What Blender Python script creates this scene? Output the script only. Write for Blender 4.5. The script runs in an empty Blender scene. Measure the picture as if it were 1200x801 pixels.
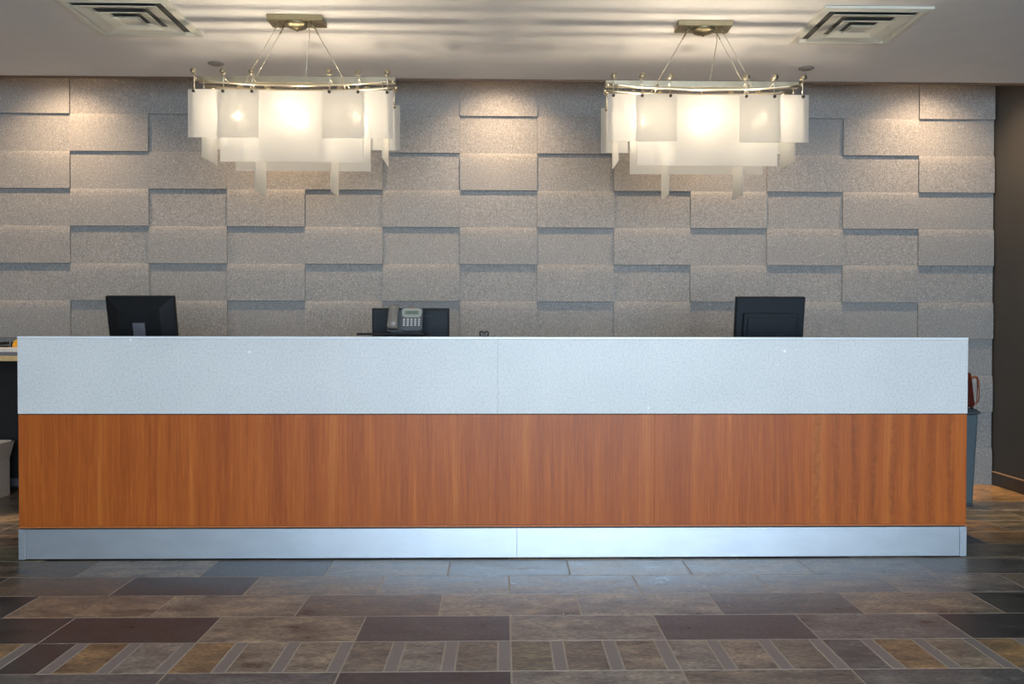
import bpy, bmesh, math, random
from mathutils import Matrix, Vector
random.seed(7)
scene = bpy.context.scene
C = scene.collection

# ------------------------------------------------------------------ camera
F_PX, CX = 1032.62, 610.9
YAW, PITCH, ROLL, CAM_H = 0.0209, 0.0144, 0.0017, 1.1982
cam_data = bpy.data.cameras.new('camera')
cam_data.sensor_width = 36.0
cam_data.lens = 36.0 * F_PX / 1200.0
cam_data.shift_x = -(CX - 600.0) / 1200.0
cam_data.clip_start = 0.05
cam = bpy.data.objects.new('camera', cam_data)
C.objects.link(cam)
cam.matrix_world = (Matrix.Translation((0, 0, CAM_H)) @ Matrix.Rotation(-YAW, 4, 'Z')
                    @ Matrix.Rotation(math.pi / 2 - PITCH, 4, 'X') @ Matrix.Rotation(ROLL, 4, 'Z'))
scene.camera = cam

# ------------------------------------------------------------------ world: plain overcast daylight outside the windows
world = bpy.data.worlds.new('world')
scene.world = world
world.use_nodes = True
bg = world.node_tree.nodes['Background']
bg.inputs[0].default_value = (0.67, 0.83, 1.0, 1)
bg.inputs[1].default_value = 15.5

# dimensions of the room
YW = 6.7628           # face of the recessed wall panels
XR = 3.806            # right wall
XL = -5.62            # left wall
YF = -4.0             # window wall behind the camera
ZC = 2.952            # ceiling
YC = 6.213            # rear edge of the ceiling, a light slot lies behind it
WINDOWS = [(-1.5, 0.1), (0.4, 2.0), (2.2, 3.7)]
WZ0, WZ1 = 0.12, 2.90

# daylight portals in the window openings
for a, b in WINDOWS:
    l = bpy.data.lights.new('window_portal', 'AREA')
    l.shape = 'RECTANGLE'; l.size = b - a; l.size_y = WZ1 - WZ0
    l.cycles.is_portal = True
    o = bpy.data.objects.new('window_portal', l); C.objects.link(o)
    o.location = ((a + b) / 2, YF - 0.05, (WZ0 + WZ1) / 2)
    o.rotation_euler = (math.pi / 2, 0, 0)

# wall-washing downlights hidden in the slot above the ceiling edge
for x in (-4.9, -3.28, -1.66, -0.03, 1.60, 3.22):
    l = bpy.data.lights.new('slot_downlight', 'SPOT')
    l.energy = 100; l.color = (1.0, 0.68, 0.42)
    l.spot_size = math.radians(122); l.spot_blend = 1.0; l.shadow_soft_size = 0.025
    o = bpy.data.objects.new('slot_downlight', l); C.objects.link(o)
    o.location = (x, YW - 0.42, 3.26)
    o.rotation_euler = (0, 0, 0)

scene.view_settings.view_transform = 'Standard'
scene.view_settings.look = 'None'
scene.view_settings.gamma = 1
scene.view_settings.use_curve_mapping = False
scene.view_settings.exposure = 0.42
scene.cycles.use_denoising = True
scene.cycles.max_bounces = 10
scene.cycles.diffuse_bounces = 6
scene.cycles.transparent_max_bounces = 16
scene.cycles.transmission_bounces = 10
scene.cycles.sample_clamp_indirect = 6

# ------------------------------------------------------------------ materials
def lin(r, g, b):
    f = lambda v: (v / 255 / 12.92) if v <= 10 else ((v / 255 + 0.055) / 1.055) ** 2.4
    return (f(r), f(g), f(b), 1)

class NT:
    def __init__(self, name):
        self.m = bpy.data.materials.new(name); self.m.use_nodes = True
        self.t = self.m.node_tree; self.n = self.t.nodes
        self.b = self.n['Principled BSDF']; self.out = self.n['Material Output']
    def add(self, typ, **kw):
        n = self.n.new(typ)
        for k, v in kw.items():
            if k in n.inputs: n.inputs[k].default_value = v
            else: setattr(n, k, v)
        return n
    def link(self, a, b): self.t.links.new(a, b)
    def coords(self, scale=(1, 1, 1), use='Object', rnd=False):
        tc = self.add('ShaderNodeTexCoord'); mp = self.add('ShaderNodeMapping')
        mp.inputs['Scale'].default_value = scale
        self.link(tc.outputs[use], mp.inputs['Vector'])
        if rnd:
            oi = self.add('ShaderNodeObjectInfo')
            mul = self.add('ShaderNodeVectorMath', operation='SCALE'); mul.inputs[0].default_value = (37, 91, 53)
            self.link(oi.outputs['Random'], mul.inputs['Scale'])
            self.link(mul.outputs[0], mp.inputs['Location'])
        return mp.outputs['Vector']
    def noise(self, vec, scale, detail=4, rough=0.55):
        n = self.add('ShaderNodeTexNoise'); n.inputs['Scale'].default_value = scale
        n.inputs['Detail'].default_value = detail; n.inputs['Roughness'].default_value = rough
        self.link(vec, n.inputs['Vector']); return n.outputs['Fac']
    def ramp(self, fac, stops):
        r = self.add('ShaderNodeValToRGB'); e = r.color_ramp.elements
        e[0].position, e[0].color = stops[0]; e[1].position, e[1].color = stops[-1]
        for p, c in stops[1:-1]:
            k = e.new(p); k.color = c
        self.link(fac, r.inputs['Fac']); return r.outputs['Color']
    def mix(self, fac, a, b, blend='MIX'):
        m = self.add('ShaderNodeMix', data_type='RGBA', blend_type=blend)
        for s, v in ((m.inputs[0], fac), (m.inputs[6], a), (m.inputs[7], b)):
            if hasattr(v, 'is_output'): self.link(v, s)
            else: s.default_value = v
        return m.outputs[2]
    def bump(self, h, strength, dist=0.002):
        b = self.add('ShaderNodeBump'); b.inputs['Strength'].default_value = strength
        b.inputs['Distance'].default_value = dist
        self.link(h, b.inputs['Height']); self.link(b.outputs[0], self.b.inputs['Normal'])
    def color(self, c):
        if hasattr(c, 'is_output'): self.link(c, self.b.inputs['Base Color'])
        else: self.b.inputs['Base Color'].default_value = c
    def set(self, **kw):
        names = dict(rough='Roughness', metal='Metallic', spec='Specular IOR Level', coat='Coat Weight', coatr='Coat Roughness')
        for k, v in kw.items():
            s = self.b.inputs[names[k]]
            if hasattr(v, 'is_output'): self.link(v, s)
            else: s.default_value = v

def g(v): return (v, v, v, 1)

def simple(name, col, rough=0.5, metal=0.0, var=0.08, scale=30, bump=0.0, spec=0.5):
    t = NT(name); v = t.coords()
    n = t.noise(v, scale)
    lo = tuple(c * (1 - var) for c in col[:3]) + (1,); hi = tuple(min(1, c * (1 + var)) for c in col[:3]) + (1,)
    t.color(t.ramp(n, [(0.3, lo), (0.7, hi)])); t.set(rough=rough, metal=metal, spec=spec)
    if bump: t.bump(n, bump)
    return t.m

M = {}
def mat_wall():
    t = NT('wall_panel_stone'); v = t.coords(rnd=True)
    fine = t.noise(v, 105, 4, 0.75); big = t.noise(v, 3.0, 3)
    weave = t.noise(t.coords((260, 1, 30), rnd=True), 1.0, 2)
    c = t.ramp(fine, [(0.32, lin(82, 82, 80)), (0.5, lin(131, 134, 133)), (0.68, lin(182, 185, 183))])
    c = t.mix(0.30, c, t.ramp(weave, [(0.35, lin(104, 101, 98)), (0.65, lin(162, 158, 154))]))
    c = t.mix(0.25, c, t.ramp(big, [(0.3, lin(124, 128, 130)), (0.7, lin(148, 143, 138))]))
    # sparse mineral flecks, their sparkle painted in as pale colour
    vo = t.add('ShaderNodeTexVoronoi'); vo.inputs['Scale'].default_value = 150
    t.link(v, vo.inputs['Vector'])
    sep = t.add('ShaderNodeSeparateColor'); t.link(vo.outputs['Color'], sep.inputs[0])
    gt = t.add('ShaderNodeMath', operation='GREATER_THAN'); gt.inputs[1].default_value = 0.972
    t.link(sep.outputs[0], gt.inputs[0])
    lt = t.add('ShaderNodeMath', operation='LESS_THAN'); lt.inputs[1].default_value = 0.32
    t.link(vo.outputs['Distance'], lt.inputs[0])
    mu = t.add('ShaderNodeMath', operation='MULTIPLY'); t.link(gt.outputs[0], mu.inputs[0]); t.link(lt.outputs[0], mu.inputs[1])
    c = t.mix(mu.outputs[0], c, lin(225, 215, 200))
    t.color(c); t.set(rough=0.55, spec=0.35); t.bump(fine, 0.5, 0.002)
    return t.m
M['wall'] = mat_wall()
M['wall_core'] = simple('wall_core_grey', lin(95, 90, 86), 0.8)
M['dark_wall'] = simple('dark_taupe_paint', lin(60, 60, 58), 0.55, var=0.05, scale=8)
M['plain_wall'] = simple('warm_white_paint', lin(196, 188, 178), 0.7, var=0.03, scale=5)
M['ceiling'] = simple('ceiling_paint', lin(226, 222, 217), 0.75, var=0.02, scale=6)
M['trim'] = simple('bronze_edge', lin(92, 66, 44), 0.5)

def mat_tile():
    t = NT('slate_floor_tile'); v = t.coords((1, 2.2, 1), rnd=True)
    oi = t.add('ShaderNodeObjectInfo')
    n1 = t.noise(v, 5.5, 8, 0.65); n2 = t.noise(v, 45, 5, 0.7)
    c = t.mix(1.0, oi.outputs['Color'], t.ramp(n1, [(0.34, g(0.42)), (0.5, g(1.1)), (0.66, (1.9, 1.78, 1.62, 1))]), 'MULTIPLY')
    c = t.mix(0.7, c, t.mix(1.0, c, t.ramp(n2, [(0.36, g(0.35)), (0.64, g(1.9))]), 'MULTIPLY'))
    t.color(c)
    rr = t.ramp(n1, [(0.3, g(0.26)), (0.7, g(0.42))])
    t.link(rr, t.b.inputs['Roughness']); t.set(spec=0.5); t.bump(n2, 0.25, 0.002)
    return t.m
M['tile'] = mat_tile()
M['accent'] = simple('grey_accent_strip', lin(128, 120, 114), 0.35, var=0.05)
M['grout'] = simple('grout', lin(172, 158, 142), 0.8)

def mat_quartz():
    t = NT('pale_speckled_quartz'); v = t.coords()
    n = t.noise(v, 90, 4, 0.7); b = t.noise(v, 2.5, 3)
    c = t.ramp(n, [(0.32, lin(186, 187, 186)), (0.5, lin(212, 211, 208)), (0.7, lin(228, 227, 223))])
    c = t.mix(0.35, c, t.ramp(b, [(0.35, lin(200, 202, 201)), (0.65, lin(218, 218, 215))]))
    vo = t.add('ShaderNodeTexVoronoi'); vo.inputs['Scale'].default_value = 28; t.link(v, vo.inputs['Vector'])
    sep = t.add('ShaderNodeSeparateColor'); t.link(vo.outputs['Color'], sep.inputs[0])
    gt = t.add('ShaderNodeMath', operation='GREATER_THAN'); gt.inputs[1].default_value = 0.985; t.link(sep.outputs[0], gt.inputs[0])
    lt = t.add('ShaderNodeMath', operation='LESS_THAN'); lt.inputs[1].default_value = 0.2; t.link(vo.outputs['Distance'], lt.inputs[0])
    mu = t.add('ShaderNodeMath', operation='MULTIPLY'); t.link(gt.outputs[0], mu.inputs[0]); t.link(lt.outputs[0], mu.inputs[1])
    c = t.mix(mu.outputs[0], c, lin(245, 246, 246))
    t.color(c); t.set(rough=0.36, spec=0.35)
    return t.m
M['quartz'] = mat_quartz()
M['quartz_edge'] = simple('pale_polished_edge', lin(228, 231, 233), 0.2, var=0.02)

def mat_wood(name='cherry_veneer', figured=False):
    t = NT(name)
    grain = t.noise(t.coords((60, 60, 2.0), rnd=True), 1.0, 6, 0.65)
    fine = t.noise(t.coords((210, 210, 5)), 1.0, 3, 0.7)
    band = t.noise(t.coords((11, 1, 0.3)), 1.0, 3, 0.5)
    c = t.ramp(grain, [(0.28, lin(128, 56, 14)), (0.5, lin(166, 80, 24)), (0.72, lin(190, 104, 38))])
    c = t.mix(0.45, c, t.ramp(fine, [(0.32, lin(120, 52, 14)), (0.5, lin(164, 80, 24)), (0.68, lin(204, 116, 46))]))
    c = t.mix(0.35, c, t.ramp(band, [(0.35, lin(142, 64, 16)), (0.60, lin(186, 98, 32)), (0.68, lin(208, 124, 50))]))
    if figured:
        wv = t.add('ShaderNodeTexWave', wave_type='BANDS', bands_direction='X'); wv.inputs['Scale'].default_value = 3.1
        wv.inputs['Distortion'].default_value = 1.2; wv.inputs['Detail'].default_value = 2
        t.link(t.coords(), wv.inputs['Vector'])
        sp = t.noise(t.coords((34, 1, 26)), 1.0, 4, 0.65)
        mu = t.add('ShaderNodeMath', operation='MULTIPLY'); t.link(wv.outputs['Fac'], mu.inputs[0]); t.link(sp, mu.inputs[1])
        c = t.mix(t.ramp(mu.outputs[0], [(0.32, g(0)), (0.60, g(0.5))]), c, lin(108, 56, 22))
        c = t.mix(0.14, c, t.ramp(wv.outputs['Fac'], [(0.1, lin(196, 112, 46)), (0.9, lin(160, 80, 28))]))
    t.color(c); t.set(rough=0.42, spec=0.35); t.bump(fine, 0.08, 0.001)
    return t.m
M['wood_figured'] = mat_wood('figured_cherry_veneer', True)
M['wood'] = mat_wood()
M['wood_trim'] = simple('cherry_edge_strip', lin(176, 96, 42), 0.4, var=0.12)
def mat_steel():
    t = NT('brushed_stainless'); n = t.noise(t.coords((3, 3, 420)), 1.0, 4, 0.6); s = t.noise(t.coords((6, 6, 14)), 1.0, 4, 0.6)
    t.color(t.ramp(s, [(0.3, lin(190, 198, 206)), (0.7, lin(198, 206, 213))]))
    t.link(t.ramp(n, [(0.3, g(0.38)), (0.7, g(0.46))]), t.b.inputs['Roughness']); t.set(metal=0.85); t.bump(n, 0.05, 0.0005)
    return t.m
M['steel'] = mat_steel()
M['black_core'] = simple('black_laminate', lin(24, 23, 23), 0.6)
M['dark_lam'] = simple('dark_grey_laminate', lin(60, 58, 56), 0.5)
M['nickel'] = simple('brushed_champagne_nickel', lin(206, 194, 168), 0.3, metal=1.0, var=0.06)
M['canopy'] = simple('antique_nickel', lin(150, 140, 112), 0.38, metal=0.9, var=0.06)
M['cable'] = simple('steel_cable', lin(190, 176, 148), 0.35, metal=0.8)
M['screw'] = simple('dark_screw', lin(96, 86, 78), 0.35, metal=0.8)

def mat_glass():
    t = NT('frosted_white_glass')
    n = t.noise(t.coords(), 6, 3)
    tr = t.add('ShaderNodeBsdfTranslucent'); tr.inputs[0].default_value = (0.90, 0.88, 0.84, 1)
    df = t.add('ShaderNodeBsdfDiffuse'); df.inputs[0].default_value = (0.80, 0.80, 0.78, 1)
    tp = t.add('ShaderNodeBsdfTransparent'); tp.inputs[0].default_value = (1.0, 0.98, 0.95, 1)
    rf = t.add('ShaderNodeBsdfRefraction'); rf.inputs['Color'].default_value = (0.93, 0.92, 0.90, 1)
    rf.inputs['Roughness'].default_value = 0.62; rf.inputs['IOR'].default_value = 1.26
    def mixs(f, a, b):
        m = t.add('ShaderNodeMixShader')
        if hasattr(f, 'is_output'): t.link(f, m.inputs[0])
        else: m.inputs[0].default_value = f
        t.link(a.outputs[0], m.inputs[1]); t.link(b.outputs[0], m.inputs[2]); return m
    m = mixs(0.26, tr, df)
    m = mixs(0.36, m, rf)
    m = mixs(t.ramp(n, [(0.3, g(0.10)), (0.7, g(0.12))]), m, tp)
    t.link(m.outputs[0], t.out.inputs['Surface'])
    return t.m
M['glass'] = mat_glass()
def mat_bulb():
    t = NT('lit_bulb'); t.color(g(0.9))
    t.b.inputs['Emission Color'].default_value = (1.0, 0.85, 0.65, 1)
    t.b.inputs['Emission Strength'].default_value = 315
    return t.m
M['bulb'] = mat_bulb()
M['diffuser'] = simple('diffuser_enamel', lin(206, 204, 190), 0.4, var=0.03)
M['duct'] = simple('duct_shade_grey', lin(92, 92, 88), 0.7)
M['cover'] = simple('sprinkler_cover_paint', lin(150, 141, 132), 0.6)
M['black_plastic'] = simple('black_plastic', lin(21, 22, 24), 0.5, var=0.1, spec=0.2)
M['dark_plastic'] = simple('charcoal_plastic', lin(27, 33, 38), 0.5, var=0.1, spec=0.2)
M['grey_plastic'] = simple('grey_plastic', lin(92, 92, 98), 0.4)
M['phone'] = simple('phone_charcoal', lin(84, 86, 88), 0.4, var=0.06)
M['handset'] = simple('handset_grey', lin(118, 112, 104), 0.3, var=0.08)
M['phone_face'] = simple('phone_face_grey', lin(150, 150, 138), 0.45, var=0.04)
M['lcd'] = simple('lcd_grey_green', lin(120, 132, 118), 0.25, var=0.03)
M['key'] = simple('key_white', lin(210, 208, 200), 0.5)
M['lcd_print'] = simple('lcd_dark_print', lin(74, 84, 74), 0.5)
M['red'] = simple('message_lamp_red', lin(150, 70, 60), 0.3)
M['card'] = simple('kraft_cardboard', lin(206, 180, 158), 0.8, var=0.06)
M['paper'] = simple('paper_white', lin(226, 214, 200), 0.7)
M['grey_tray'] = simple('grey_tray', lin(120, 118, 118), 0.5)
M['oak'] = simple('pale_oak_edge', lin(214, 178, 124), 0.5, var=0.1)
M['yellow'] = simple('yellow_plastic', lin(226, 164, 40), 0.35, var=0.1)
M['bin'] = simple('blue_grey_bin', lin(74, 88, 94), 0.45, var=0.05)
M['bin_rim'] = simple('bin_rim', lin(58, 66, 70), 0.4)
M['leather'] = simple('oxblood_leather', lin(76, 28, 20), 0.22, var=0.2)
M['strap'] = simple('brown_glossy_strap', lin(120, 66, 40), 0.2, var=0.15)
M['base_tile'] = simple('dark_baseboard_tile', lin(58, 52, 46), 0.4, var=0.25, scale=12)
M['base_cap'] = simple('tan_baseboard_cap', lin(186, 156, 116), 0.4)
M['frame'] = simple('window_frame_bronze', lin(70, 66, 62), 0.5)
def mat_pane():
    t = NT('window_glass')
    tp = t.add('ShaderNodeBsdfTransparent'); gl = t.add('ShaderNodeBsdfGlossy'); gl.inputs['Roughness'].default_value = 0.02
    m = t.add('ShaderNodeMixShader'); m.inputs[0].default_value = 0.04
    t.link(tp.outputs[0], m.inputs[1]); t.link(gl.outputs[0], m.inputs[2]); t.link(m.outputs[0], t.out.inputs['Surface'])
    return t.m
M['pane'] = mat_pane()

# ------------------------------------------------------------------ mesh helpers
def bm_box(bm, x0, x1, y0, y1, z0, z1, mtx=None):
    vs = [bm.verts.new(p) for p in ((x0,y0,z0),(x1,y0,z0),(x1,y1,z0),(x0,y1,z0),(x0,y0,z1),(x1,y0,z1),(x1,y1,z1),(x0,y1,z1))]
    for f in ((0,3,2,1),(4,5,6,7),(0,1,5,4),(1,2,6,5),(2,3,7,6),(3,0,4,7)):
        bm.faces.new([vs[i] for i in f])
    if mtx is not None: bmesh.ops.transform(bm, matrix=mtx, verts=vs)
    return vs
def bm_hull8(bm, lo, hi, mtx=None):
    """frustum: lo / hi are four (x,y,z) points each, same winding"""
    vs = [bm.verts.new(p) for p in list(lo) + list(hi)]
    for f in ((0,3,2,1),(4,5,6,7),(0,1,5,4),(1,2,6,5),(2,3,7,6),(3,0,4,7)):
        bm.faces.new([vs[i] for i in f])
    if mtx is not None: bmesh.ops.transform(bm, matrix=mtx, verts=vs)
    return vs
def bm_tube(bm, pts, r, seg=8, cap=True):
    pts = [Vector(p) for p in pts]; rs = r if isinstance(r, (list, tuple)) else [r] * len(pts)
    rings = []
    for i, p in enumerate(pts):
        d = (pts[min(i + 1, len(pts) - 1)] - pts[max(i - 1, 0)]).normalized()
        up = Vector((0, 0, 1)) if abs(d.z) < 0.9 else Vector((0, 1, 0))
        u = d.cross(up).normalized(); w = d.cross(u).normalized()
        rings.append([bm.verts.new(p + (u * math.cos(2 * math.pi * k / seg) + w * math.sin(2 * math.pi * k / seg)) * rs[i]) for k in range(seg)])
    for a, b in zip(rings, rings[1:]):
        for k in range(seg):
            bm.faces.new((a[k], a[(k + 1) % seg], b[(k + 1) % seg], b[k]))
    if cap:
        bm.faces.new(list(reversed(rings[0]))); bm.faces.new(rings[-1])
def bm_lathe(bm, prof, cx=0, cy=0, seg=24):
    rings = []
    for r, z in prof:
        rings.append([bm.verts.new((cx + r * math.cos(2 * math.pi * k / seg), cy + r * math.sin(2 * math.pi * k / seg), z)) for k in range(seg)])
    for a, b in zip(rings, rings[1:]):
        for k in range(seg): bm.faces.new((a[k], a[(k + 1) % seg], b[(k + 1) % seg], b[k]))
    bm.faces.new(list(reversed(rings[0]))); bm.faces.new(rings[-1])
def mesh_of(name, bm, mat, bevel=0.0, smooth=False, seg=2):
    if bevel: bmesh.ops.bevel(bm, geom=list(bm.edges), offset=bevel, segments=seg, affect='EDGES', profile=0.5)
    bmesh.ops.recalc_face_normals(bm, faces=list(bm.faces))
    me = bpy.data.meshes.new(name); bm.to_mesh(me); bm.free()
    me.materials.append(mat)
    if smooth:
        for p in me.polygons: p.use_smooth = True
    return me
def link(name, me, parent=None, loc=None):
    o = bpy.data.objects.new(name, me); C.objects.link(o)
    if parent is not None: o.parent = parent
    if loc is not None: o.location = loc
    return o
def box(name, parent, mat, x0, x1, y0, y1, z0, z1, bevel=0.0, mtx=None):
    bm = bmesh.new(); bm_box(bm, x0, x1, y0, y1, z0, z1)
    if bevel: bmesh.ops.bevel(bm, geom=list(bm.edges), offset=bevel, segments=2, affect='EDGES', profile=0.5)
    if mtx is not None: bmesh.ops.transform(bm, matrix=mtx, verts=list(bm.verts))
    return link(name, mesh_of(name, bm, mat), parent)
def tube(name, parent, mat, pts, r, seg=8):
    bm = bmesh.new(); bm_tube(bm, pts, r, seg)
    return link(name, mesh_of(name, bm, mat, smooth=True), parent)
def tag(o, label, cat, group=None):
    o['label'] = label; o['category'] = cat
    if group: o['group'] = group
    return o
def thing(name, label, cat, loc=(0, 0, 0), group=None, rz=0):
    o = bpy.data.objects.new(name, None); C.objects.link(o); o.location = loc; o.rotation_euler = (0, 0, rz)
    o.empty_display_size = 0.05
    return tag(o, label, cat, group)
def struct(o, label=None, cat=None):
    o['kind'] = 'structure'
    if label: o['label'] = label
    if cat: o['category'] = cat
    return o

# ------------------------------------------------------------------ the room
floor = struct(box('floor', None, M['grout'], XL, XR, YF, YW + 0.2, -0.10, -0.0007), 'slate tile floor in running bond with a mosaic border row', 'floor')

PAL = dict(
    tan=lin(122, 109, 93), tanb=lin(114, 98, 82), tang=lin(118, 110, 100), grey=lin(107, 102, 97), dgrey=lin(86, 83, 80),
    blue=lin(66, 67, 72), vdark=lin(52, 47, 46), purple=lin(68, 63, 62), black=lin(40, 40, 42), brown=lin(90, 78, 66),
    ochre=lin(124, 99, 68), olive=lin(106, 98, 80), dtan=lin(104, 94, 82), lit_ochre=lin(168, 132, 86), green=lin(50, 52, 48))
X0, Y0, TP, TD = 0.0313, 4.2727, 0.6, 0.3
ROWS = {  # row index 0 = the row that meets the desk front
    0: (0.5, -5, 'brown tang blue grey dgrey tang tang grey dgrey'.split()),
    -1: (0.0, -5, 'vdark brown vdark dtan grey grey grey grey grey dtan'.split()),
    -2: (0.5, -5, 'black tanb tan brown tan tang dgrey tan green'.split()),
    -3: (0.0, -4, 'vdark vdark tan purple tang purple grey black'.split()),
    -5: (0.0, -3, 'dgrey dgrey vdark tang dtan dgrey'.split()),
}
MOSAIC = dict(zip(range(-9, 10), 'vdark ochre tang ochre tan tan dtan tang dtan olive dtan tan tang tan dtan dgrey ochre tan ochre'.split()))
GAP = 0.0055
tile_meshes = {}
def tile_mesh(w, d, mat):
    k = (round(w, 3), round(d, 3), mat.name)
    if k not in tile_meshes:
        bm = bmesh.new()
        bm_hull8(bm, ((-w/2,-d/2,-0.003),(w/2,-d/2,-0.003),(w/2,d/2,-0.003),(-w/2,d/2,-0.003)),
                 ((-w/2+.001,-d/2+.001,0),(w/2-.001,-d/2+.001,0),(w/2-.001,d/2-.001,0),(-w/2+.001,d/2-.001,0)))
        tile_meshes[k] = mesh_of('floor_tile', bm, mat)
    return tile_meshes[k]
def put_tile(name, xa, xb, ya, yb, col, mat):
    xa, xb = max(xa, XL), min(xb, XR); ya, yb = ya, min(yb, YW + 0.0)
    if xb - xa < 0.03 or yb - ya < 0.02: return
    o = link(name, tile_mesh(xb - xa - GAP, yb - ya - GAP, mat), floor, ((xa + xb) / 2, (ya + yb) / 2, 0))
    if col: o.color = col
names = list(PAL)
BACK = ['tan', 'tanb', 'ochre', 'dtan', 'brown', 'tang', 'vdark', 'dgrey', 'olive']
for r in range(-7, 9):
    ya, yb = Y0 + r * TD, Y0 + (r + 1) * TD
    if r == -4:
        for m in range(-29, 20):
            xa = X0 + m * 0.2
            put_tile('floor_tile', xa, xa + 0.152, ya, yb, PAL[MOSAIC.get(m, random.choice(['tan', 'dtan', 'ochre', 'tang']))], M['tile'])
            put_tile('accent_strip', xa + 0.152, xa + 0.2, ya, yb, None, M['accent'])
        continue
    off, n0, cols = ROWS.get(r, (0.5 if r % 2 == 0 else 0.0, 99, []))
    for n in range(-10, 8):
        i = n - n0
        c = PAL['lit_ochre'] if r >= 6 and n >= 4 else PAL[cols[i]] if 0 <= i < len(cols) else PAL[random.choice(BACK)]  # back-right tiles coloured brighter to carry the downlight pool on the floor
        put_tile('floor_tile', X0 + (n + off) * TP, X0 + (n + off + 1) * TP, ya, yb, c, M['tile'])
# tiles on the camera's side, out of the photograph
bm = bmesh.new(); r = -8
while Y0 + r * TD > YF:
    ya, yb = Y0 + r * TD, Y0 + (r + 1) * TD; off = 0.5 if r % 2 == 0 else 0.0
    for n in range(-10, 8):
        xa, xb = max(X0 + (n + off) * TP, XL), min(X0 + (n + off + 1) * TP, XR)
        if xb - xa > 0.03: bm_box(bm, xa + GAP/2, xb - GAP/2, max(ya, YF) + GAP/2, yb - GAP/2, -0.003, 0)
    r -= 1
o = link('floor_tile_field', mesh_of('floor_tile_field', bm, M['tile']), floor); o['kind'] = 'stuff'; o.color = PAL['dtan']

# back wall with its chequerboard of raised and recessed panels
wall_back = struct(box('wall_back', None, M['wall_core'], XL, XR, YW + 0.02, YW + 0.2, 0, 3.5), 'back wall of grey stone panels set alternately proud and recessed', 'wall')
PW, PH, PX0 = 0.5895, 0.2822, -0.3290
pan = {}
def panel_mesh(w, raised):
    k = (round(w, 3), raised)
    if k not in pan:
        bm = bmesh.new()
        e, zb, zt = w/2 - .0004, -PH/2 + .0004, PH/2 - .0004
        if raised:      # proud panel whose top edge slopes back to the wall
            prof = [(.021, zb), (-.0145, zb), (-.0155, zb + .001), (-.0155, zt - .095), (-.0138, zt - .050), (-.0110, zt - .024), (-.0080, zt - .008), (-.0055, zt), (.021, zt)]
        else:
            prof = [(.021, zb), (0, zb), (0, zt), (.021, zt)]
        A = [bm.verts.new((-e, y, z)) for y, z in prof]; B = [bm.verts.new((e, y, z)) for y, z in prof]
        bm.faces.new(A); bm.faces.new(list(reversed(B)))
        for q in range(len(prof)): bm.faces.new((A[q], A[(q+1) % len(prof)], B[(q+1) % len(prof)], B[q]))
        pan[k] = mesh_of('wall_panel', bm, M['wall'])
    return pan[k]
for i in range(-9, 8):
    xa, xb = max(PX0 + i * PW, XL), min(PX0 + (i + 1) * PW, XR)
    if xb - xa < 0.05: continue
    for k in range(12):
        link('wall_panel', panel_mesh(xb - xa, (i + k) % 2 == 0), wall_back, ((xa + xb) / 2, YW, (k + 0.5) * PH))

wall_right = struct(box('wall_right', None, M['dark_wall'], XR, XR + 0.2, YF, YW + 0.2, 0, 3.5), 'dark taupe side wall at the right', 'wall')
wall_left = struct(box('wall_left', None, M['plain_wall'], XL - 0.2, XL, YF, YW + 0.2, 0, 3.5), 'pale side wall at the left', 'wall')
bbr = struct(box('baseboard_right', None, M['base_cap'], XR - 0.012, XR, YF, YW - 0.02, 0.098, 0.106), 'dark tile baseboard with tan cap along the right wall', 'baseboard')
me = None
y = YW - 0.02
while y > YF + 0.3:
    if me is None:
        bm = bmesh.new(); bm_box(bm, -0.012, 0, -0.2985, 0, 0.001, 0.0978); me = mesh_of('baseboard_tile', bm, M['base_tile'])
    link('baseboard_tile', me, bbr, (XR, y, 0)); y -= 0.3

# ceiling: slab that stops short of the wall, slot riser and slot top
bm = bmesh.new()
bm_box(bm, XL, XR, YF, YC, ZC, ZC + 0.10)
bm_box(bm, XL, XR, YC - 0.10, YC, ZC + 0.10, 3.5)
bm_box(bm, XL, XR, YC - 0.10, YW + 0.2, 3.5, 3.6)
struct(link('ceiling', mesh_of('ceiling', bm, M['ceiling'])), 'plain white painted ceiling with a light slot along the back', 'ceiling')
struct(box('trim_1', None, M['trim'], XL, XR, YC + 0.0005, YC + 0.012, ZC - 0.014, ZC + 0.10), 'thin brown edge strip along the rear of the ceiling', 'trim')

# window wall behind the camera
bm = bmesh.new()
edges = [XL] + [v for w in WINDOWS for v in w] + [XR]
for a, b in zip(edges[0::2], edges[1::2]): bm_box(bm, a, b, YF - 0.2, YF, 0, 3.5)
for a, b in WINDOWS:
    bm_box(bm, a, b, YF - 0.2, YF, 0, WZ0); bm_box(bm, a, b, YF - 0.2, YF, WZ1, 3.5)
struct(link('wall_front', mesh_of('wall_front', bm, M['plain_wall'])), 'pale window wall opposite the desk', 'wall')
for i, (a, b) in enumerate(WINDOWS):
    bm = bmesh.new(); t = 0.05
    bm_box(bm, a, a + t, YF - 0.13, YF - 0.07, WZ0, WZ1); bm_box(bm, b - t, b, YF - 0.13, YF - 0.07, WZ0, WZ1)
    bm_box(bm, a + t, b - t, YF - 0.13, YF - 0.07, WZ0, WZ0 + t); bm_box(bm, a + t, b - t, YF - 0.13, YF - 0.07, WZ1 - t, WZ1)
    bm_box(bm, (a + b)/2 - t/2, (a + b)/2 + t/2, YF - 0.13, YF - 0.07, WZ0 + t, WZ1 - t)
    w = struct(link('window_%d' % (i + 1), mesh_of('window_frame', bm, M['frame'])), 'tall two-light window opposite the desk', 'window')
    for xa, xb in ((a + t, (a + b)/2 - t/2), ((a + b)/2 + t/2, b - t)):
        box('pane', w, M['pane'], xa, xb, YF - 0.103, YF - 0.097, WZ0 + t, WZ1 - t)

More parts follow.
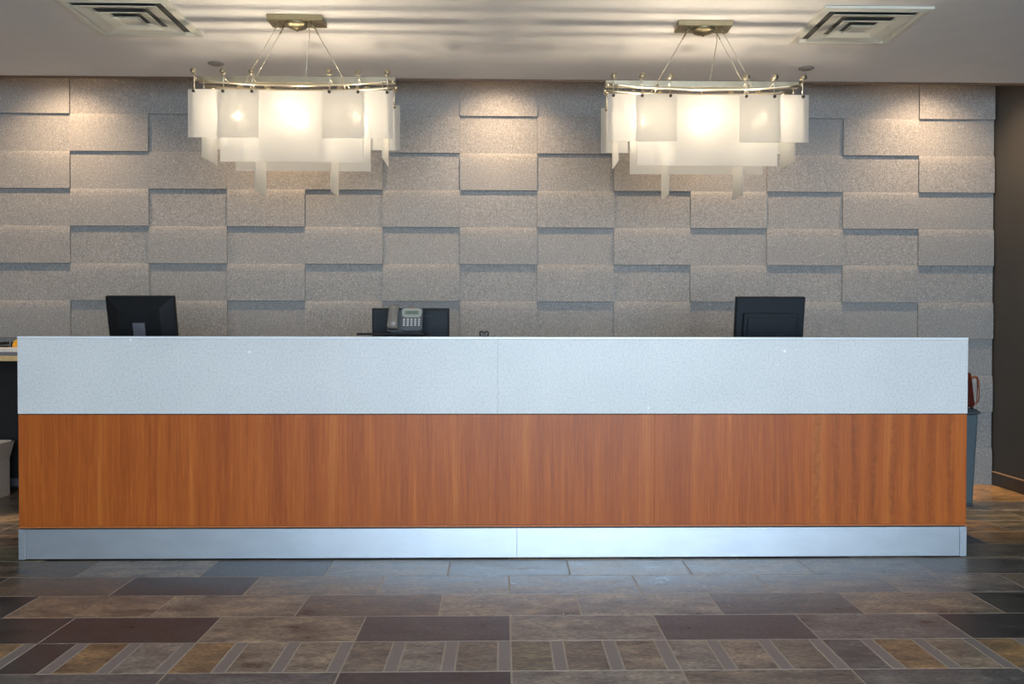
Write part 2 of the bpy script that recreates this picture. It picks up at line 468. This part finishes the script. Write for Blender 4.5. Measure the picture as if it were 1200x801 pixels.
# ------------------------------------------------------------------ reception desk
DX0, DX1, DY = -2.4963, 2.4464, 4.583
desk = thing('reception_desk', 'long reception desk with pale quartz front, cherry wood band and steel kickplate', 'desk', ((DX0 + DX1)/2, DY, 0))
ox = (DX0 + DX1) / 2
def db(name, mat, x0, x1, y0, y1, z0, z1, bevel=0.0, parent=None):
    return box(name, parent or desk, mat, x0 - ox, x1 - ox, y0 - DY, y1 - DY, z0, z1, bevel)
db('substrate', M['black_core'], DX0 + .004, DX1 - .004, DY + .018, DY + .06, 0.012, 1.145)
for a, b in ((DX0, -0.027), (-0.027, DX1)):
    db('quartz_panel', M['quartz'], a + .0004, b - .0004, DY, DY + .018, 0.759, 1.1455, 0.0004)
db('countertop', M['quartz_edge'], DX0, DX1, DY - .002, DY + .32, 1.1465, 1.158, 0.0012)
wx = [DX0 + .002, -1.673, -0.851, -0.027, 0.794, 1.616, DX1 - .002]
for a, b in zip(wx, wx[1:]):
    db('wood_panel', M['wood_figured'] if a > 1.5 else M['wood'], a + (.0005 if a > .7 else .0001), b - .0001, DY + .002, DY + .018, 0.179, 0.754, 0.0006)
db('wood_edge_strip', M['wood_trim'], DX0 + .002, DX1 - .002, DY + .001, DY + .018, 0.168, 0.178, 0.0006)
for a, b in ((DX0 + .036, 0.075), (0.075, DX1 - .036)):
    db('kickplate', M['steel'], a + .0006, b - .0006, DY + .001, DY + .018, 0.008, 0.161, 0.0006)
for a in (DX0, DX1 - .035):
    db('kickplate_end', M['steel'], a, a + .035, DY - .001, DY + .018, 0.006, 0.162, 0.0006)
for a, b in ((DX0 + .002, DX0 + .03), (DX1 - .03, DX1 - .002)):
    e = db('end_panel', M['wood'], a, b, DY + .061, DY + .78, 0.16, 0.756, 0.001)
    db('end_plinth', M['steel'], a + .003, b - .003, DY + .061, DY + .78, 0.002, 0.158, 0.001)
    db('end_upper_panel', M['quartz'], a, b, DY + .061, DY + .32, 0.758, 1.146, 0.001)
db('staff_worktop', M['dark_lam'], DX0 + .031, DX1 - .031, DY + .061, DY + .80, 0.727, 0.757, 0.002)
for x in (-0.85, 0.80):
    db('support_panel', M['dark_lam'], x - .012, x + .012, DY + .061, DY + .74, 0.002, 0.726)

# ------------------------------------------------------------------ monitors behind the desk
def monitor(label, X, Y, W, H, ztop, tilt, style, yaw=0):
    zb = 0.758
    t = thing('computer_monitor', label, 'monitor', (X, Y, zb), 'monitors behind the desk', yaw)
    top = ztop - zb
    mt = Matrix.Translation((0, -math.sin(tilt) * H/2, top - H/2 * math.cos(tilt))) @ Matrix.Rotation(tilt, 4, 'X')
    # local panel frame: x width, z height, -y towards the guest (rear of the monitor), +y the screen
    w, h = W/2, H/2
    bezel = box('bezel', t, M['black_plastic'], -w, w, -0.010, 0.022, -h, h, 0.004, mt)
    box('screen', t, M['black_core'], -w + .016, w - .016, 0.0222, 0.0232, -h + .018, h - .018, 0, mt)
    bm = bmesh.new()
    if style == 'taper':
        a, b = w - .004, h - .004; c, d = w * .62, h * .60
        bm_hull8(bm, ((-a,-.0101,-b),(a,-.0101,-b),(a,-.0101,b),(-a,-.0101,b)), ((-c,-.042,-d),(c,-.042,-d),(c,-.042,d),(-c,-.042,d)))
        o = link('rear_shell', mesh_of('rear_shell', bm, M['black_plastic'], 0.003), t); o.data.transform(mt)
        box('stand_mount', t, M['grey_plastic'], -0.034, 0.034, -0.062, -0.0425, -h * .75, h * .12, 0.004, mt)
    elif style == 'inset':
        box('rear_shell', t, M['dark_plastic'], -w + .004, w - .004, -0.018, -0.0101, -h + .004, h - .004, 0.003, mt)
        # frame of the raised back cover
        a, zt = w * .80, h * .46
        box('rear_cover', t, M['dark_plastic'], -a, a, -0.040, -0.0181, -h * .95, zt, 0.006, mt)
        box('rear_cover_plate', t, M['dark_plastic'], -a + .022, a - .018, -0.050, -0.0401, -h * .93, zt - .022, 0.005, mt)
        for k in (-1, 1):
            bmv = bmesh.new()
            for q in range(4): bm_box(bmv, k * a * .28 - .02, k * a * .28 + .02, -0.0512, -0.0501, -h * .25 - q * .012, -h * .25 - q * .012 + .004)
            o = link('vent', mesh_of('vent', bmv, M['black_core']), t); o.data.transform(mt)
    else:
        box('rear_shell', t, M['dark_plastic'], -w + .006, w - .006, -0.022, -0.0101, -h + .006, h - .012, 0.004, mt)
        box('rear_slot', t, M['black_core'], 0.0, w * .52, -0.0232, -0.0221, h - .052, h - .043, 0, mt)
    zn = top - H * 0.55
    tube('neck', t, M['black_plastic'], [(0, 0.03 if style != 'x' else 0, 0.018), (0, -0.01, zn * .6), (0, -math.sin(tilt) * H/2 * .8 - .03, zn)], 0.022, 12)
    bm = bmesh.new(); bm_lathe(bm, [(0.105, 0), (0.11, 0.006), (0.10, 0.014), (0.03, 0.02)], 0, 0.03, 28)
    link('stand_base', mesh_of('stand_base', bm, M['black_plastic'], smooth=True), t)
    return t
monitor('black monitor seen from behind with grey stand mount, left end of the desk', -2.075, 5.16, 0.388, 0.33, 1.385, math.radians(13), 'taper')
monitor('black monitor behind the grey desk telephone, flat back with a slot', -0.545, 5.24, 0.455, 0.30, 1.322, math.radians(2), 'slot')
monitor('black monitor with square raised back cover, right half of the desk', 1.558, 5.16, 0.405, 0.34, 1.389, math.radians(10), 'inset')

# telephone on its platform
st = thing('phone_stand', 'black platform on a post holding the telephone above the counter', 'stand', (-0.63, 5.02, 0.758))
box('platform', st, M['black_plastic'], -0.185, 0.19, -0.09, 0.09, 0.406, 0.418, 0.002)
tube('post', st, M['black_plastic'], [(0, 0, 0.010), (0, 0, 0.4055)], 0.016, 12)
bm = bmesh.new(); bm_lathe(bm, [(0.08, 0), (0.08, 0.008), (0.03, 0.014)], 0, 0, 24)
link('base', mesh_of('base', bm, M['black_plastic']), st)

ph = thing('desk_telephone', 'grey office telephone with handset, display and keypad facing the guests', 'telephone', (-0.553, 4.985, 1.1765))
tm = Matrix.Translation((0, -0.045, 0.010)) @ Matrix.Rotation(math.radians(-22), 4, 'X') @ Matrix.Diagonal((1, 1, 0.92, 1))
# in the tilted frame: z runs up the face, -y out of the face
bm = bmesh.new(); bm_box(bm, -0.098, 0.100, 0.012, 0.036, 0.006, 0.150)
bmesh.ops.bevel(bm, geom=list(bm.edges), offset=0.008, segments=2, affect='EDGES')
link('housing', mesh_of('housing', bm, M['phone']), ph).data.transform(tm)
def rounded(name, mat, x0, x1, z0, z1, y0, y1, r, parent=ph, top_out=0.0):
    bm = bmesh.new(); n = 6; pts = []
    for cx_, cz_, a0 in ((x1 - r, z0 + r, -90), (x1 - r, z1 - r, 0), (x0 + r, z1 - r, 90), (x0 + r, z0 + r, 180)):
        for k in range(n + 1):
            a = math.radians(a0 + 90 * k / n); px = cx_ + r * math.cos(a); pz = cz_ + r * math.sin(a)
            px += (1 if px > (x0 + x1)/2 else -1) * top_out * (pz - z0) / (z1 - z0)
            pts.append((px, pz))
    A = [bm.verts.new((x, y0, z)) for x, z in pts]; B = [bm.verts.new((x, y1, z)) for x, z in pts]
    bm.faces.new(A); bm.faces.new(list(reversed(B)))
    for k in range(len(pts)): bm.faces.new((A[k], A[(k+1) % len(pts)], B[(k+1) % len(pts)], B[k]))
    o = link(name, mesh_of(name, bm, mat), parent); o.data.transform(tm); return o
rounded('face', M['phone'], -0.020, 0.098, 0.004, 0.156, 0.0, 0.0115, 0.022, top_out=0.004)
rounded('display_surround', M['phone_face'], -0.014, 0.094, 0.090, 0.150, -0.004, -0.0005, 0.020, top_out=0.002)
rounded('display', M['lcd'], 0.000, 0.080, 0.108, 0.134, -0.0055, -0.0042, 0.003)
for k in range(2):
    rounded('display_print', M['lcd_print'], 0.010, 0.070, 0.113 + k * .010, 0.118 + k * .010, -0.0062, -0.0056, 0.001)
rounded('message_lamp', M['red'], 0.030, 0.046, 0.150, 0.158, -0.002, 0.006, 0.003)
for cx_ in (-0.002, 0.019, 0.040, 0.061, 0.082):
    for cz_ in (0.078, 0.065, 0.052, 0.039):
        side = cx_ in (-0.002, 0.082)
        rounded('key', M['key'], cx_ - (.0055 if side else .006), cx_ + (.0055 if side else .006), cz_ - .003, cz_ + .003, -0.003, -0.0004, 0.0015)
hb = bmesh.new()
prof = [(-0.062, -0.012, 0.010, .022, .016), (-0.062, -0.030, 0.022, .026, .017), (-0.061, -0.034, 0.050, .022, .013), (-0.060, -0.036, 0.085, .020, .012),
        (-0.059, -0.034, 0.118, .021, .013), (-0.058, -0.030, 0.146, .025, .016), (-0.058, -0.014, 0.162, .022, .015)]
rings = []
for x, y, z, rx, ry in prof:
    rings.append([hb.verts.new((x + 1.25 * rx * math.cos(2*math.pi*k/14), y + ry * math.sin(2*math.pi*k/14), z)) for k in range(14)])
for a, b in zip(rings, rings[1:]):
    for k in range(14): hb.faces.new((a[k], a[(k+1) % 14], b[(k+1) % 14], b[k]))
hb.faces.new(rings[0]); hb.faces.new(rings[-1])
link('handset', mesh_of('handset', hb, M['handset'], smooth=True), ph).data.transform(tm)
box('wedge_foot', ph, M['phone'], -0.08, 0.085, 0.008, 0.085, -0.0005, 0.05, 0.003)

# small clip on the counter
cl = thing('binder_clip', 'tiny black two-looped clip standing on the counter beside the panel seam', 'clip', (-0.103, 4.84, 1.1582))
bm = bmesh.new(); bm_hull8(bm, ((-.013,-.010,0),(.013,-.010,0),(.013,.010,0),(-.013,.010,0)), ((-.012,-.003,.018),(.012,-.003,.018),(.012,.003,.018),(-.012,.003,.018)))
link('jaw', mesh_of('jaw', bm, M['grey_plastic'], 0.001), cl)
for s in (-1, 1):
    pts = [(s * (.013 + .010 * math.cos(a)), 0, .0175 + .010 * math.sin(a)) for a in [math.radians(v) for v in range(-60, 241, 25)]]
    pts = [(s * .024, 0, .0035)] + pts
    tube('loop', cl, M['black_core'], pts, 0.0048, 8)

# ------------------------------------------------------------------ back counter and what stands on it
bc = thing('back_counter', 'oak-edged back counter with black knee space at the left edge', 'counter', (-4.2, 5.9, 0))
def bb(name, mat, x0, x1, y0, y1, z0, z1, bevel=0.0): return box(name, bc, mat, x0 + 4.2, x1 + 4.2, y0 - 5.9, y1 - 5.9, z0, z1, bevel)
bb('countertop', M['dark_lam'], XL + .005, -2.75, 5.916, YW - .022, 0.982, 1.014, 0.002)
bb('edge_strip', M['oak'], XL + .005, -2.75, 5.900, 5.9155, 0.982, 1.016, 0.002)
bb('back_panel', M['black_core'], XL + .005, -2.75, 6.62, 6.64, 0.09, 0.981)  # back and side panels black to carry the unlit dark of the knee space
bb('base_rail', M['grey_plastic'], XL + .005, -2.75, 6.60, 6.64, 0.03, 0.088, 0.003)
bb('side_panel', M['black_core'], -2.775, -2.75, 5.93, 6.60, 0.002, 0.981)
bb('side_panel', M['black_core'], XL + .006, XL + .03, 5.93, 6.60, 0.002, 0.981)

tray = thing('document_tray', 'flat grey document tray lying on the back counter', 'tray', (-3.42, 6.12, 1.0142))
box('tray_bottom', tray, M['grey_tray'], -0.22, 0.22, -0.16, 0.16, 0.0, 0.004)
for a in ((-0.22, 0.22, -0.16, -0.156, .0041, .026), (-0.22, 0.22, 0.156, 0.16, .0041, .026), (-0.22, -0.216, -0.155, 0.155, .0041, .026), (0.216, 0.22, -0.155, 0.155, .0041, .026)):
    box('tray_side', tray, M['grey_tray'], *a)
pp = thing('paper_stack', 'stack of white paper filling the grey tray', 'paper', (-3.42, 6.12, 1.0184))
for k in range(6):
    box('sheet_bundle', pp, M['paper'], -0.212 + random.uniform(0, .004), 0.212 - random.uniform(0, .004), -0.152 + random.uniform(0, .004), 0.152, k * .0085, k * .0085 + .008)
zt = 1.0184 + .0508
tp = thing('tape_measure', 'rounded yellow tape measure resting on the paper stack', 'tool', (-3.315, 6.10, zt))
bm = bmesh.new(); n = 16
prof = [(-.032, 0), (.034, 0), (.036, .012), (.034, .034), (.024, .050), (.006, .056), (-.012, .052), (-.026, .036), (-.033, .016)]
A = [bm.verts.new((x, -.016, z)) for x, z in prof]; B = [bm.verts.new((x, .016, z)) for x, z in prof]
bm.faces.new(A); bm.faces.new(list(reversed(B)))
for k in range(len(prof)): bm.faces.new((A[k], A[(k+1) % len(prof)], B[(k+1) % len(prof)], B[k]))
link('case', mesh_of('case', bm, M['yellow'], 0.002), tp)
box('grip', tp, M['black_plastic'], -0.045, -0.0335, -.014, .014, 0.0, .038, .003)
box('blade_hook', tp, M['screw'], 0.0365, 0.040, -.010, .010, 0.0, .010)
sp = thing('stapler', 'black stapler on the paper stack beside the yellow tape measure', 'stapler', (-3.43, 6.10, zt))
box('base', sp, M['black_plastic'], -.055, .055, -.016, .016, 0, .010, .002)
box('arm', sp, M['black_plastic'], -.055, .052, -.014, .014, .0155, .036, .005, Matrix.Rotation(math.radians(-4), 4, 'Y'))
box('hinge', sp, M['grey_plastic'], -.058, -.040, -.0165, .0165, .0102, .030, .002)

bx = thing('cardboard_box', 'open kraft cardboard box on the floor under the back counter', 'box', (-3.745, 6.26, 0), None, 0.03)
T = .004
def cb(name, *a, mtx=None): return box(name, bx, M['card'], *a, 0.0, mtx)
cb('bottom', -.2, .2, -.14, .14, 0.001, .005)
cb('side', -.2, .2, -.14, -.136, .0055, .262); cb('side', -.2, .2, .136, .14, .0055, .262)
cb('side', -.2, -.196, -.1355, .1355, .0055, .262); cb('side', .196, .2, -.1355, .1355, .0055, .262)
cb('flap', .0, .004, -.138, .138, 0, .135, mtx=Matrix.Translation((.196, 0, .263)) @ Matrix.Rotation(math.radians(16), 4, 'Y'))
cb('flap', .0, .004, -.138, .138, 0, .135, mtx=Matrix.Translation((-.2, 0, .263)) @ Matrix.Rotation(math.radians(-28), 4, 'Y'))
cb('flap', -.198, .198, 0, .004, 0, .135, mtx=Matrix.Translation((0, .136, .263)) @ Matrix.Rotation(math.radians(-14), 4, 'X'))
cb('flap', -.198, .198, 0, .004, 0, .120, mtx=Matrix.Translation((0, -.140, .263)) @ Matrix.Rotation(math.radians(150), 4, 'X'))

# ------------------------------------------------------------------ bin and bag by the right end
bn = thing('waste_bin', 'tall blue-grey waste bin behind the right end of the desk', 'bin', (3.055, 6.07, 0))
bm = bmesh.new()
bm_hull8(bm, ((-.160,-.130,.004),(.160,-.130,.004),(.160,.130,.004),(-.160,.130,.004)), ((-.183,-.150,.626),(.183,-.150,.626),(.183,.150,.626),(-.183,.150,.626)))
link('body', mesh_of('body', bm, M['bin'], 0.015, seg=3), bn)
box('rim', bn, M['bin_rim'], -.191, .191, -.158, .158, .6265, .648, .006)
box('lid', bn, M['bin_rim'], -.178, .178, -.146, .146, .6485, .660, .004)
box('base', bn, M['bin_rim'], -.157, .157, -.131, .131, .0, .020, .003)
bg_ = thing('leather_bag', 'dark red leather bag standing on the waste bin lid', 'bag', (3.105, 5.985, 0.6603))
bm = bmesh.new()
bm_hull8(bm, ((-.150,-.06,.012),(.118,-.06,.012),(.118,.06,.012),(-.150,.06,.012)), ((-.140,-.03,.250),(.104,-.03,.250),(.104,.03,.250),(-.140,.03,.250)))
link('body', mesh_of('body', bm, M['leather'], 0.022, smooth=True, seg=3), bg_)
for s in (-1, 1):
    tube('handle', bg_, M['leather'], [(-.075, s*.033, .225), (-.065, s*.03, .270), (-.035, s*.022, .300), (.015, s*.02, .302), (.05, s*.025, .275), (.062, s*.033, .225)], 0.008, 10)
    for k in (-1, 1):
        bm = bmesh.new(); bm_lathe(bm, [(.010, 0), (.012, .006), (.008, .0125)], k * .10, s * .035, 12); link('foot', mesh_of('foot', bm, M['black_core']), bg_)
tube('side_strap', bg_, M['strap'], [(.108, -.02, .035), (.132, -.02, .030), (.148, -.02, .050), (.152, -.02, .12), (.150, -.02, .19), (.140, -.02, .215), (.120, -.02, .218), (.098, -.02, .205)], 0.0085, 10)
tube('zip', bg_, M['nickel'], [(-.115, 0, .252), (.085, 0, .252)], 0.004, 8)

# ------------------------------------------------------------------ ceiling diffusers and sprinkler covers
def diffuser(label, X, Y, rz=0):
    t = thing('air_diffuser', label, 'air vent', (X, Y, ZC), 'square ceiling diffusers', rz)
    def ring(name, mat, ho, hi, zo, zi, th=.0022):
        bm = bmesh.new()
        q = lambda h, z: [bm.verts.new(p) for p in ((-h,-h,z),(h,-h,z),(h,h,z),(-h,h,z))]
        a, b, c, d = q(ho, zo), q(hi, zi), q(hi, zi + th), q(ho, zo + th)
        for u, v in ((a, b), (b, c), (c, d), (d, a)):
            for k in range(4): bm.faces.new((u[k], u[(k+1) % 4], v[(k+1) % 4], v[k]))
        return link(name, mesh_of(name, bm, mat), t)
    box('duct_shade_plate', t, M['duct'], -.262, .262, -.262, .262, -.003, -.0005)  # dark plate stands in for the shade inside the duct opening
    ring('frame', M['diffuser'], .299, .262, -.014, -.020, .0125)
    ring('frame_lip', M['diffuser'], .262, .245, -.0205, -.0045)
    ring('louvre', M['diffuser'], .225, .150, -.024, -.008)
    ring('louvre', M['diffuser'], .140, .080, -.028, -.012)
    ring('louvre', M['diffuser'], .072, .045, -.030, -.018)
    box('centre_plate', t, M['diffuser'], -.052, .052, -.052, .052, -.028, -.024, .001)
    return t
diffuser('white square air diffuser in the ceiling, cut by the upper left frame edge', -2.09, 5.025, 0)
diffuser('white square air diffuser in the ceiling, near the upper right corner', 2.04, 5.055, 0)
for X, lab in ((-1.902, 'small round cover on the ceiling behind the left chandelier'), (2.034, 'small round cover on the ceiling right of the right chandelier')):
    t = thing('sprinkler_cover', lab, 'sprinkler cover', (X, 5.90, ZC), 'round sprinkler covers')
    bm = bmesh.new(); bm_lathe(bm, [(.046, -.0005), (.046, -.004), (.040, -.008), (.012, -.0095)], 0, 0, 28)
    link('disc', mesh_of('disc', bm, M['cover']), t)
    bm = bmesh.new(); bm_lathe(bm, [(.052, -.0003), (.052, -.0018), (.0465, -.0022)], 0, 0, 28)
    link('gap_ring', mesh_of('gap_ring', bm, M['screw']), t)

# ------------------------------------------------------------------ chandeliers
def chandelier(label, X, Y, dz, canx, cany):
    t = thing('chandelier', label, 'chandelier', (X, Y, ZC), 'glass panel chandeliers over the desk')
    Z = lambda z: z - ZC + dz           # world height of the fixture -> local
    cx_, cy_ = canx - X, cany - Y
    cano = box('canopy', t, M['canopy'], cx_ - .155, cx_ + .155, cy_ - .070, cy_ + .070, -.030, -.0005, .002)
    bm = bmesh.new(); bm_lathe(bm, [(.068, -.0303), (.067, -.036), (.058, -.048), (.036, -.058), (.010, -.062), (.008, -.070), (.003, -.073)], cx_, cy_, 28)
    link('dome', mesh_of('dome', bm, M['canopy'], smooth=True), cano)
    # body plate between the rails
    box('body_plate', t, M['nickel'], -.555, .555, -.018, .018, Z(2.594), Z(2.628), .001)
    for s in (-1, 1):
        pts = []
        for k in range(17):
            u = -1 + 2 * k / 16
            pts.append((u * .545, s * (.058 + .012 * u * u), Z(2.568 + .024 * u * u)))
        rail = tube('rail', t, M['nickel'], pts, .0078, 8)
        for e in (-1, 1):
            tube('end_cap', rail, M['nickel'], [(e * .545, s * .070, Z(2.592)), (e * .557, s * .070, Z(2.592))], .0085, 10)
        for xx in (-.26, .26):
            tube('rail_bracket', t, M['nickel'], [(xx, s * .0175, Z(2.605)), (xx, s * .060, Z(2.575))], .004, 6)
    # suspension cables and power cord
    for sx in (-1, 1):
        for sy in (-1, 1):
            c = tube('cable', t, M['cable'], [(cx_ + sx * .085, cy_ + sy * .045, -.030), (sx * .285, sy * .056, Z(2.580))], .0016, 6)
            a = Vector((cx_ + sx * .085, cy_ + sy * .045, -.030)); b = Vector((sx * .285, sy * .056, Z(2.580)))
            tube('cable_ferrule', c, M['canopy'], [a, a.lerp(b, .12)], .0042, 8)
    tube('power_cord', t, M['cable'], [(cx_ + .07, cy_ - .03, -.030), (cx_ + .075, cy_ - .02, -.10), (cx_ + .06, cy_ - .01, -.2), (.05, 0, Z(2.66)), (.045, 0, Z(2.6285))], .0028, 8)
    # frosted panels
    th = .005
    def panel(x0, x1, y0, y1, z0, z1, slant=None):
        return box('glass_panel', t, M['glass'], x0, x1, y0, y1, Z(z0), Z(z1), .0008)
    ztop = 2.514
    for s in (-1, 1):
        yl, ys = s * .140, s * .162
        panel(-.394, .394, yl - th/2, yl + th/2, 2.122, ztop + .002)
        for e in (-1, 1):
            xa, xb = sorted((e * .562, e * .175))
            gp = panel(xa, xb, ys - th/2, ys + th/2, 2.250, ztop)
            for xx in (.530, .370, .212):
                tube('screw', gp, M['screw'], [(e * xx, ys - s * .003, Z(2.503)), (e * xx, ys + s * .010, Z(2.503))], .0085, 12)
                rod = tube('hanger_rod', t, M['nickel'], [(e * xx, ys - s * .006, Z(2.500)), (e * xx, ys - s * .006, Z(2.585)), (e * xx, ys - s * .006, Z(2.606))], .0028, 6)
                tube('hanger_arm', rod, M['nickel'], [(e * xx, ys - s * .008, Z(2.583)), (e * xx, s * (.058 + .012 * (xx/.545)**2), Z(2.568 + .024 * (xx/.545)**2))], .0025, 6)
                tube('knob', rod, M['nickel'], [(e * xx - .004, ys - s * .014, Z(2.608)), (e * xx, ys + s * .006, Z(2.608)), (e * xx + .002, ys + s * .016, Z(2.611))], [.014, .011, .017], 12)
    for e in (-1, 1):
        panel(e * .497 - th/2, e * .497 + th/2, -.130, .130, 2.149, ztop + .002)
        panel(e * .210 - th/2, e * .210 + th/2, -.110, .110, 1.967, ztop - .020)
        tube('drop_rod', t, M['nickel'], [(e * .497, -.100, Z(2.588)), (e * .497, -.100, Z(2.510))], .0028, 6)
        tube('drop_rod', t, M['nickel'], [(e * .497, .100, Z(2.588)), (e * .497, .100, Z(2.510))], .0028, 6)
    for xx in (-.335, 0, .335):
        so = tube('lamp_holder', t, M['nickel'], [(xx, 0, Z(2.5935)), (xx, 0, Z(2.455)), (xx, 0, Z(2.435))], [.004, .004, .008], 12)
        bm = bmesh.new()
        bm_lathe(bm, [(.006, Z(2.436)), (.012, Z(2.430)), (.019, Z(2.416)), (.021, Z(2.402)), (.019, Z(2.389)), (.012, Z(2.379)), (.003, Z(2.375))], xx, 0, 18)
        link('bulb', mesh_of('bulb', bm, M['bulb'], smooth=True), t)
    return t
chandelier('lit chandelier of frosted glass panels hanging over the left half of the desk', -1.170, 5.06, 0.0, -1.166, 5.033)
chandelier('lit chandelier of frosted glass panels hanging over the right half of the desk', 1.141, 5.06, -0.008, 1.148, 5.065)
